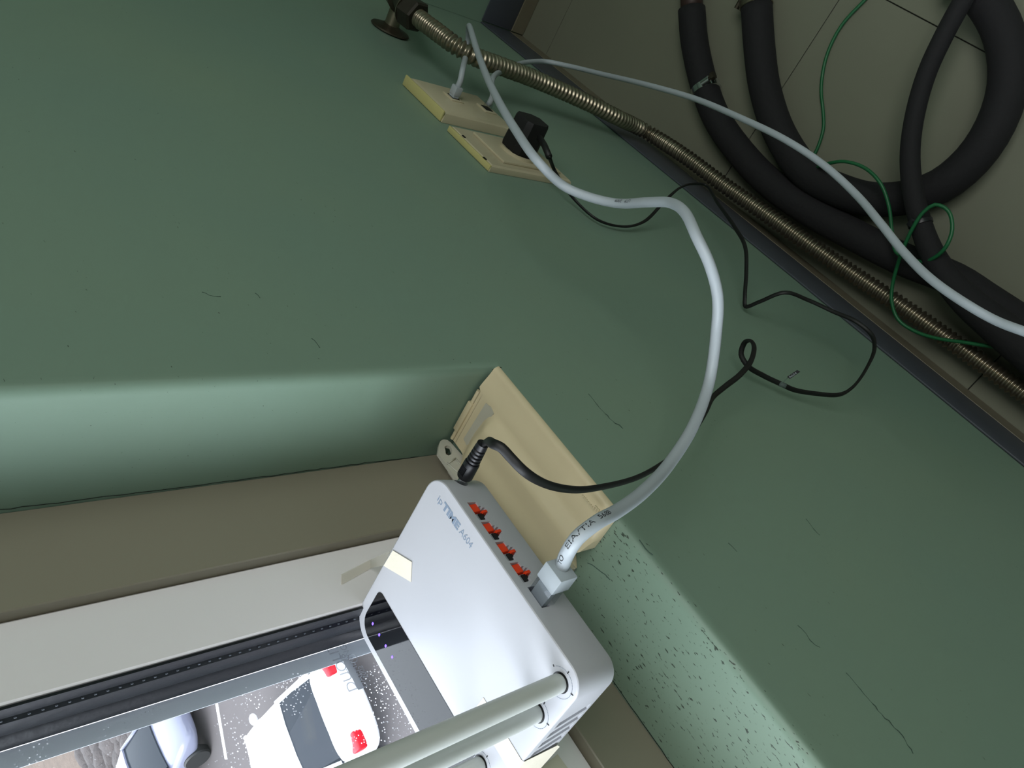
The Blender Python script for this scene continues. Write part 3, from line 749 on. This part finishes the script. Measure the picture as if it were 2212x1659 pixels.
net2 = thing('network_cable', 'thinner white network cable running across the floor from the right jack of the wall plate', 'cable', (.56, -.03, -.42))
J2 = on(1, -.014, 1050, 238)
E2 = [(J2.x, -.022, J2.z), (J2.x, -.036, J2.z), tuple(on(1, -.050, 1062, 180)), tuple(on(1, -.045, 1092, 150)), tuple(at(1118, 139, 1.38)), tuple(at(1140, 134, 1.42))]
E2 += [tuple(at(u, v, d)) for u, v, d in ((1180, 133, 1.46), (1230, 143, 1.45), (1300, 160, 1.38), (1400, 184, 1.25), (1500, 213, 1.15), (1600, 255, 1.05), (1700, 304, .97), (1780, 357, .92), (1850, 421, .87), (1900, 480, .82), (1950, 542, .78), (2010, 602, .74), (2080, 652, .71), (2150, 692, .69), (2212, 716, .67), (2300, 745, .65), (2420, 780, .65))]
cable(E2, CR, M_CABLE, 'cable_jacket', net2)
part(obj('plug_body', box_bm((J2.x - .0055, -.026, J2.z - .0045), (J2.x + .0055, -.0150, J2.z + .0045), .0006, 1), M_CLEAR, angle=40), net2)

# ------------------------------------------------------------------ wall plates
def plate_outline(xa, xb, za, zb): return (xa, xb, za, zb)
def wedge_plate(name, xa, xb, za, zb, t, m, parent, inset=.006):
    v, f = nested([rect(xa, xb, za, zb, -.0004), rect(xa, xb, za, zb, -.004), rect(xa + inset * .3, xb - inset * .3, za + inset * .3, zb - inset * .3, -t * .8), rect(xa + inset, xb - inset, za + inset, zb - inset, -t)])
    f.append((0, 1, 2, 3)); k = 12; f.append((k, k + 1, k + 2, k + 3))
    return part(raw(name, v, f, m, angle=25), parent)
Ax0, Ax1, Az0, Az1 = .494, .604, -.398, -.262
pa = thing('network_wall_plate', 'cream wall plate with two network jacks, nearer the pipe valve', 'wall plate', (.55, 0, -.33))
wedge_plate('plate', Ax0, Ax1, Az0, Az1, .0150, M_PLATE, pa, .010)
part(obj('top_bevel', box_bm((Ax0 + .002, -.0155, Az1 - .001), (Ax1 - .002, -.0006, Az1 + .0025), .0012), M_PLATEY, angle=40), pa, 'yellowed top edge')
for J in (J1, J2):
    w_ = part(obj('jack_frame', box_bm((J.x - .013, -.0168, J.z - .011), (J.x + .013, -.0148, J.z + .011), .0007), M_PLATE, angle=40), pa)
    part(obj('jack_opening', box_bm((J.x - .008, -.0172, J.z - .0065), (J.x + .008, -.0166, J.z + .0065)), M_DARK), w_)
Bx0, Bx1, Bz0, Bz1 = .366, .470, -.408, -.256
pbx = thing('power_outlet', 'cream wall power outlet with the black adapter plugged into it', 'outlet', (.418, 0, -.33))
wedge_plate('plate', Bx0, Bx1, Bz0, Bz1, .0090, M_PLATE, pbx, .004)
part(obj('raised_frame', box_bm((Bx0 + .014, -.0125, Bz0 + .014), (Bx1 - .014, -.0088, Bz1 - .030), .0012), M_PLATE, angle=40), pbx)
part(obj('top_bevel', box_bm((Bx0 + .001, -.0085, Bz1 - .002), (Bx1 - .001, -.0006, Bz1 + .0015), .001), M_PLATEY, angle=40), pbx, 'yellowed top edge')
for u, v in ((1002, 295), (1047, 342)):
    p = on(1, -.0092, u, v)
    part(obj('screw_slot', box_bm((p.x - .003, -.0098, p.z - .0015), (p.x + .003, -.0089, p.z + .0015)), M_DARK), pbx)
ACx, ACz = .4155, -.338
bm = lathe_bm((ACx, -.0120, ACz), (ACx, -1, ACz), [(0, .0270), (.0045, .0270), (.0045, .0235), (.001, .0230)], 40)
part(obj('socket_ring', bm, M_PLATE, angle=40), pbx)

# ------------------------------------------------------------------ power adapter with its cord
pa_ = thing('power_adapter', 'black power adapter in the outlet with thin looping cord to the router', 'power adapter', (ACx, -.02, ACz))
oc = [(-.0190, -.0090), (-.0110, -.0200), (.0110, -.0200), (.0190, -.0090), (.0190, .0160), (.0120, .0220), (-.0120, .0220), (-.0190, .0160)]
def octo(sc, y, dx=0, dz=0): return [(ACx + dx + a * sc, y, ACz + dz + b * sc) for a, b in oc]
V = octo(1.02, -.0165) + octo(1.06, -.019) + octo(1.0, -.058) + octo(.93, -.0620) ; n_ = 8
F = [(r_ * n_ + k, r_ * n_ + (k + 1) % n_, (r_ + 1) * n_ + (k + 1) % n_, (r_ + 1) * n_ + k) for r_ in range(3) for k in range(n_)] + [tuple(range(8)), tuple(range(24, 32))]
hs = part(raw('housing', V, F, mat('adapter_black', (10, 10, 12), .7), angle=30), pa_)
part(obj('plug_disc', lathe_bm((ACx, -.0125, ACz), (ACx, -1, ACz), [(0, .0185), (.004, .0195)], 32), M_CORD, angle=40), pa_)
sr = at(1170, 312, 1.045)
srs = [tuple(on(1, -.050, 1166, 298)), tuple(on(1, -.050, 1176, 314)), tuple(on(1, -.048, 1186, 338))]
def atw(u, v, d):
    p = at(u, v, d); return p if p.y < -.007 else on(1, -.007, u, v)
E3 = [tuple(srs[2])]
E3 += [tuple(atw(u, v, d)) for u, v, d in ((1198, 368, 1.06), (1216, 398, 1.04), (1240, 430, 1.05), (1288, 473, 1.075), (1340, 489, 1.09), (1392, 478, 1.11), (1438, 432, 1.15), (1472, 404, 1.20), (1500, 397, 1.23), (1524, 400, 1.24), (1550, 438, 1.20), (1588, 492, 1.14),
      (1610, 535, 1.09), (1612, 590, 1.06), (1609, 640, 1.04), (1610.5, 662, 1.035), (1640, 652, 1.02), (1695, 632, 1.00), (1745, 648, 1.01), (1800, 673, 1.01), (1850, 695, 1.01), (1882, 722, 1.00), (1889, 752, .98), (1872, 795, .95), (1840, 838, .91),
      (1810, 853, .89), (1760, 850, .88), (1715, 842, .87), (1690, 831, .865), (1650, 812, .86), (1615, 790, .85), (1601, 765, .85), (1608, 741, .845), (1621, 736, .83), (1629, 750, .81), (1622, 780, .79), (1600, 808, .77), (1565, 836, .74), (1540, 858, .72),
      (1527, 885, .70), (1512, 912, .67), (1490, 945, .64), (1455, 982, .60), (1430, 1002, .57), (1375, 1032, .53), (1310, 1050, .50), (1245, 1058, .475), (1180, 1046, .45), (1130, 1016, .43), (1100, 985, .430), (1083, 967, .430), (1068, 960, .432))]
dz_ = Vector((dcx, -.0530, dcz + .0005))
E3 += [(dz_.x - .0012, dz_.y - .0016, dz_.z + .0003), tuple(dz_ + Vector((0, .003, 0)))]
S3 = spline(E3, .003)
tw = lambda i: .9 * math.sin(i * .021) + .4
part(obj('cord', tube_bm(S3, .0028, 10, .6, tw), M_CORD, smooth=True), pa_)
part(obj('strain_relief', tube_bm(srs, .0042, 12), M_CORD, smooth=True), pa_)
# grey dashes printed on the cord near the plug
V3, T3, N3 = frames(S3)
tgt = at(1310, 1050, .50); ki = min(range(len(V3)), key=lambda i: (V3[i] - tgt).length)
for k in range(6):
    a = max(0, ki - 4 - k * 5); seg_ = [tuple(V3[j] + (CAM0 - V3[j]).normalized() * .0024) for j in range(a, a + 4)]
    part(obj('cord_stripe', tube_bm(seg_, .00035, 5), M_STRIPE), pa_)
# barrel plug with ribbed grip
pr = [(0, .0028), (.0002, .0046), (.0020, .0050), (.0200, .0048), (.0215, .0044)]
d = .0218
for k in range(5): pr += [(d, .0030), (d + .0010, .0030), (d + .0011, .0043 - k * .00012), (d + .0032, .0042 - k * .00012)]; d += .0043
pr += [(d, .0036), (d + .0030, .0036), (d + .0034, .0024)]
pr = [(a * .60, b) for a, b in pr]
part(obj('barrel_plug', lathe_bm((dcx, YF - .0005, dcz), (dcx, -1, dcz + .02), pr, 24, up=Vector((0, 0, 1))), M_BLACK, angle=35), pa_)
bm = bmesh.new()
for k in range(7): bmesh.ops.create_cube(bm, size=1, matrix=Matrix.Translation((dcx, YF - .0040 - k * .0009, dcz + .0049)) @ Matrix.Diagonal((.0045, .0004, .0007, 1)))
o = part(obj('grip_ridges', bm, M_BLACK), pa_); o['kind'] = 'stuff'
part(obj('plug_sleeve', lathe_bm((dcx, YF + .012, dcz), (dcx, -1, dcz), [(0, .0026), (.014, .0026)], 16), M_CHROME, angle=40), pa_)
# tag on the cord
tc_ = at(1690, 831, .863)
part(obj('tag_band', tube_bm([tuple(at(1684, 829, .865)), tuple(at(1690, 831, .864)), tuple(at(1697, 834, .864))], .0030, 12), M_TAGCLR, smooth=True), pa_)
q4 = [at(u, v, .850) for u, v in ((1700, 814), (1722, 799), (1729, 803), (1706, 819))]
bm = bmesh.new(); dd = ray(1700, 820).normalized() * .0004
lo = [bm.verts.new(p) for p in q4]; hi = [bm.verts.new(p + dd) for p in q4]; bm.faces.new(lo); bm.faces.new(hi)
for i in range(4): bm.faces.new((lo[i], lo[(i + 1) % 4], hi[(i + 1) % 4], hi[i]))
tg = part(obj('tag_label', bm, M_PRINTD), pa_, 'small black tag with pale lettering')
xd = (q4[1] - q4[0]); yd = (q4[0] - q4[3]).normalized()
place_text('tag_lettering', 'A604', .0034, q4[3] + xd * .07 + yd * .0006 - dd * .6, xd, yd, M_CABLE, tg, .00005, sx=1.25)
b0_, b1_ = at(1688, 829, .862), at(1703, 815, .851)
part(obj('tag_stem', tube_bm([tuple(b0_), tuple(b1_)], .0018, 6, .15), M_TAGCLR), pa_)

# ------------------------------------------------------------------ valve, steel hose
EC = Vector((.846, 0, -.377))
vv_ = thing('pipe_valve', 'dark metal pipe valve standing out of a round wall flange', 'valve', tuple(EC))
part(obj('wall_flange', lathe_bm(EC + Vector((0, -.0006, 0)), EC + Vector((0, -1, 0)), [(0, .030), (.002, .0335), (.004, .032), (.007, .018), (.010, .014)], 40), M_METALD, angle=40), vv_, 'round dark wall flange')
part(obj('stub_pipe', lathe_bm(EC + Vector((0, -.004, 0)), EC + Vector((0, -1, 0)), [(0, .0125), (.045, .0125)], 24), M_METAL, angle=40), vv_)
bc = EC + Vector((0, -.058, 0)); nut = on(1, -.062, 893, 31); hd = (on(1, -.062, 985, 98) - nut).normalized()
bdir = (nut - bc).normalized()
part(obj('valve_body', lathe_bm(bc - bdir * .10, nut, [(0, .016), (.03, .017), (.035, .021), (.065, .021), (.07, .026), (.115, .026), (.12, .020), ((nut - bc).length + .10 - .012, .018)], 24), M_METALD, angle=35), vv_)
bm = lathe_bm(nut - hd * .017, nut + hd, [(0, .0190), (.002, .0235), (.026, .0245), (.029, .0215)], 6)
part(obj('hex_nut', bm, mat('dark_nut', (52, 48, 40), .5, .5, var=.2, scale=50), angle=20), vv_, 'six-sided dark nut')
part(obj('nut_collar', lathe_bm(nut - hd * .019, nut + hd, [(0, .021), (.003, .0225)], 32), M_METAL, angle=40), vv_)
hose = thing('flexible_steel_hose', 'ribbed stainless steel hose running from the valve along the dark baseboard', 'hose', tuple(nut))
HR = .0145
HP = [tuple(nut + hd * .012), tuple(on(1, -.0625, 940, 66)), tuple(on(1, -.0620, 985, 99)), tuple(on(1, -.0600, 1020, 120)), tuple(on(1, -.056, 1090, 146)), tuple(on(1, -.050, 1160, 173)), tuple(on(1, -.042, 1270, 222)), tuple(on(1, -.036, 1330, 252))]
HP += [tuple(on(2, ZF + HR + h, u, v)) for u, v, h in ((1395, 284, .07), (1480, 338, .06), (1560, 397, .05), (1650, 459, .04), (1750, 529, .03), (1850, 597, .02), (1950, 663, .02), (2050, 733, .02), (2130, 791, .02), (2212, 850, .02), (2350, 950, .02), (2600, 1130, .02))]
SH = spline(HP, .0014)
acc = 0; prof = []; pv = None
for p in SH:
    v_ = Vector(p[:3]); acc += (v_ - pv).length if pv is not None else 0; pv = v_; prof.append(acc)
hr = lambda i: HR - .0042 * (.5 - .5 * math.cos(2 * math.pi * prof[i] / .0088)) ** .8
part(obj('ribbed_tube', tube_bm(SH, hr, 16), M_METAL, smooth=True), hose)

# ------------------------------------------------------------------ black insulated pipes, clamp, wires on the floor
def fl(h, pts): return [tuple(on(2, ZF + h, u, v)) for u, v in pts]
A_ = thing('insulated_pipe', 'black foam-covered pipe with a steel clamp near its upper end, running beside the steel hose', 'pipe', on(2, ZF, 1560, 260), 'black insulated pipes')
PA = fl(.030, [(1494, 20), (1500, 90), (1520, 180), (1548, 255), (1600, 330), (1665, 397), (1760, 462), (1850, 510), (1950, 560), (2060, 603), (2140, 655), (2230, 712), (2400, 800)])
cable(PA, .0250, M_FOAM, 'foam_sleeve', A_, 24, .015)
part(obj('pipe_end', tube_bm(spline(fl(.030, [(1491, -70), (1493, -20), (1495, 24)]), .02), .0205, 20), mat('reddish_pipe', (58, 42, 38), .5, .2), smooth=True), A_, 'bare reddish pipe end')
B_ = thing('insulated_pipe', 'thickest black foam-covered pipe bent in a wide loop, steel fitting at its upper end', 'pipe', on(2, ZF, 1650, 200), 'black insulated pipes')
hB = .034
PB = fl(hB, [(1634, 8), (1640, 100), (1652, 190), (1685, 290), (1745, 375), (1815, 412), (1880, 430), (1950, 428), (2030, 402), (2100, 345), (2150, 270), (2178, 180), (2170, 80), (2120, -10), (2060, -60)])
cable(PB, .0265, M_FOAM, 'foam_sleeve', B_, 24, .015)
PT = fl(hB, [(1628, -60), (1631, -20), (1634, 12)])
cT = tube_bm(spline(PT, .02), .022, 20); part(obj('steel_end', cT, M_METAL, smooth=True), B_, 'bright steel fitting')
Vt = Vector(PT[2]); Vd = (Vector(PT[1]) - Vt).normalized()
part(obj('end_clamp', lathe_bm(Vt - Vd * .002, Vt + Vd, [(0, .0275), (.001, .0285), (.013, .0285), (.014, .0275)], 32), M_METAL, angle=40), B_)
s_ = Vt + Vector((.034, .012, 0))
part(obj('clamp_screw', lathe_bm(s_ - Vector((0, .012, 0)), s_ + Vector((0, 1, 0)), [(0, .007), (.006, .008), (.007, .0045), (.02, .0045)], 8), M_METALD, angle=30), B_)
C_ = thing('insulated_pipe', 'thinner black foam-covered pipe crossing over the looped one', 'pipe', on(2, ZF, 1975, 350), 'black insulated pipes')
PC = [tuple(on(2, ZF + h, u, v)) for u, v, h in ((2110, -50, .070), (2078, 5, .072), (2040, 75, .074), (2003, 155, .080), (1978, 240, .085), (1966, 325, .088), (1970, 400, .090), (1985, 470, .088), (2010, 540, .085), (2045, 600, .083), (2090, 650, .080), (2150, 700, .072), (2215, 755, .065), (2330, 860, .06))]
SC_ = spline([p + (r_,) for p, r_ in zip(PC, (.0135, .0135, .0135, .0135, .0135, .0138, .0142, .0150, .0165, .019, .022, .025, .026, .026))], .012)
part(obj('foam_sleeve', tube_bm(SC_, lambda i: SC_[i][3], 24), M_FOAM, smooth=True), C_)
zt_ = thing('cable_tie', 'small black cable tie around the thin foam pipe and the green wire', 'cable tie', on(2, ZF + .10, 1975, 482))
tc2 = Vector(on(2, ZF + .088, 1988, 482)); td = (Vector(on(2, ZF + .088, 2000, 520)) - Vector(on(2, ZF + .088, 1980, 450))).normalized()
part(obj('tie_band', lathe_bm(tc2 - td * .003, tc2 + td, [(0, .0170), (.006, .0170)], 24), M_BLACK, angle=40), zt_)
p = on(2, ZF + .098, 1973, 483)
part(obj('tie_head', box_bm((p.x - .006, p.y - .006, p.z - .006), (p.x + .006, p.y + .006, p.z + .006), .0012), M_BLACK, angle=40), zt_)
# screw clamp on pipe A
cl = thing('hose_clamp', 'shiny steel screw clamp tightened around the black pipe left of the loop', 'clamp', on(2, ZF + .03, 1528, 195))
c1 = Vector(on(2, ZF + .030, 1525, 192)); cdv = (Vector(on(2, ZF + .030, 1540, 235)) - Vector(on(2, ZF + .030, 1516, 160))).normalized()
part(obj('clamp_band', lathe_bm(c1 - cdv * .0065, c1 + cdv, [(0, .0258), (.001, .0270), (.012, .0270), (.013, .0258)], 40), M_CHROME, angle=40), cl)
sd = cdv.cross(Vector((0, 0, 1))).normalized()
if (on(2, ZF + .03, 1560, 175) - c1).dot(sd) < 0: sd = -sd
h0 = c1 + sd * .008 + Vector((0, 0, .026))
part(obj('screw_housing', lathe_bm(h0, h0 + sd, [(0, .005), (.001, .0062), (.016, .0062), (.017, .005)], 12), M_CHROME, angle=40), cl)
part(obj('screw_head', lathe_bm(h0 + sd * .017, h0 + sd, [(0, .0035), (.004, .0035), (.004, .0072), (.011, .0070)], 8), M_METALD, angle=30), cl)
# green earth wire
gw = thing('green_wire', 'thin green wire coiled loosely over the black pipes and steel hose', 'wire', on(2, ZF, 1780, 300))
GP = [(1905, -40, .004), (1868, 0, .004), (1818, 55, .004), (1786, 120, .004), (1774, 190, .004), (1778, 240, .004), (1779, 275, .004), (1768, 315, .004), (1754, 345, .006), (1758, 362, .030), (1785, 354, .075), (1825, 349, .085), (1870, 364, .085), (1903, 398, .085), (1920, 445, .080), (1927, 500, .074), (1936, 545, .075), (1975, 563, .080), (2010, 561, .100),
      (2042, 535, .112), (2057, 495, .110), (2048, 455, .110), (2020, 442, .112), (1995, 458, .112), (1972, 492, .108), (1952, 535, .098), (1938, 575, .072), (1928, 615, .062), (1926, 650, .060), (1940, 690, .056), (1975, 715, .054), (2020, 730, .056), (2085, 740, .060), (2150, 750, .064), (2200, 758, .07)]
cable([tuple(on(2, ZF + h, u, v)) for u, v, h in GP], .0027, M_GREENW, 'wire_jacket', gw, 10, .006)

# ------------------------------------------------------------------ tray added above the room fill light (out of view)
lf = thing('added_fill_tray', 'unseen ceiling tray added above the room fill light', 'light', (-.3, -1.5, ZC - .002))
part(obj('tray', box_bm((-1.2, -2.15, ZC - .05), (.4, -.85, ZC - .001), .005), M_SASH, angle=40), lf)
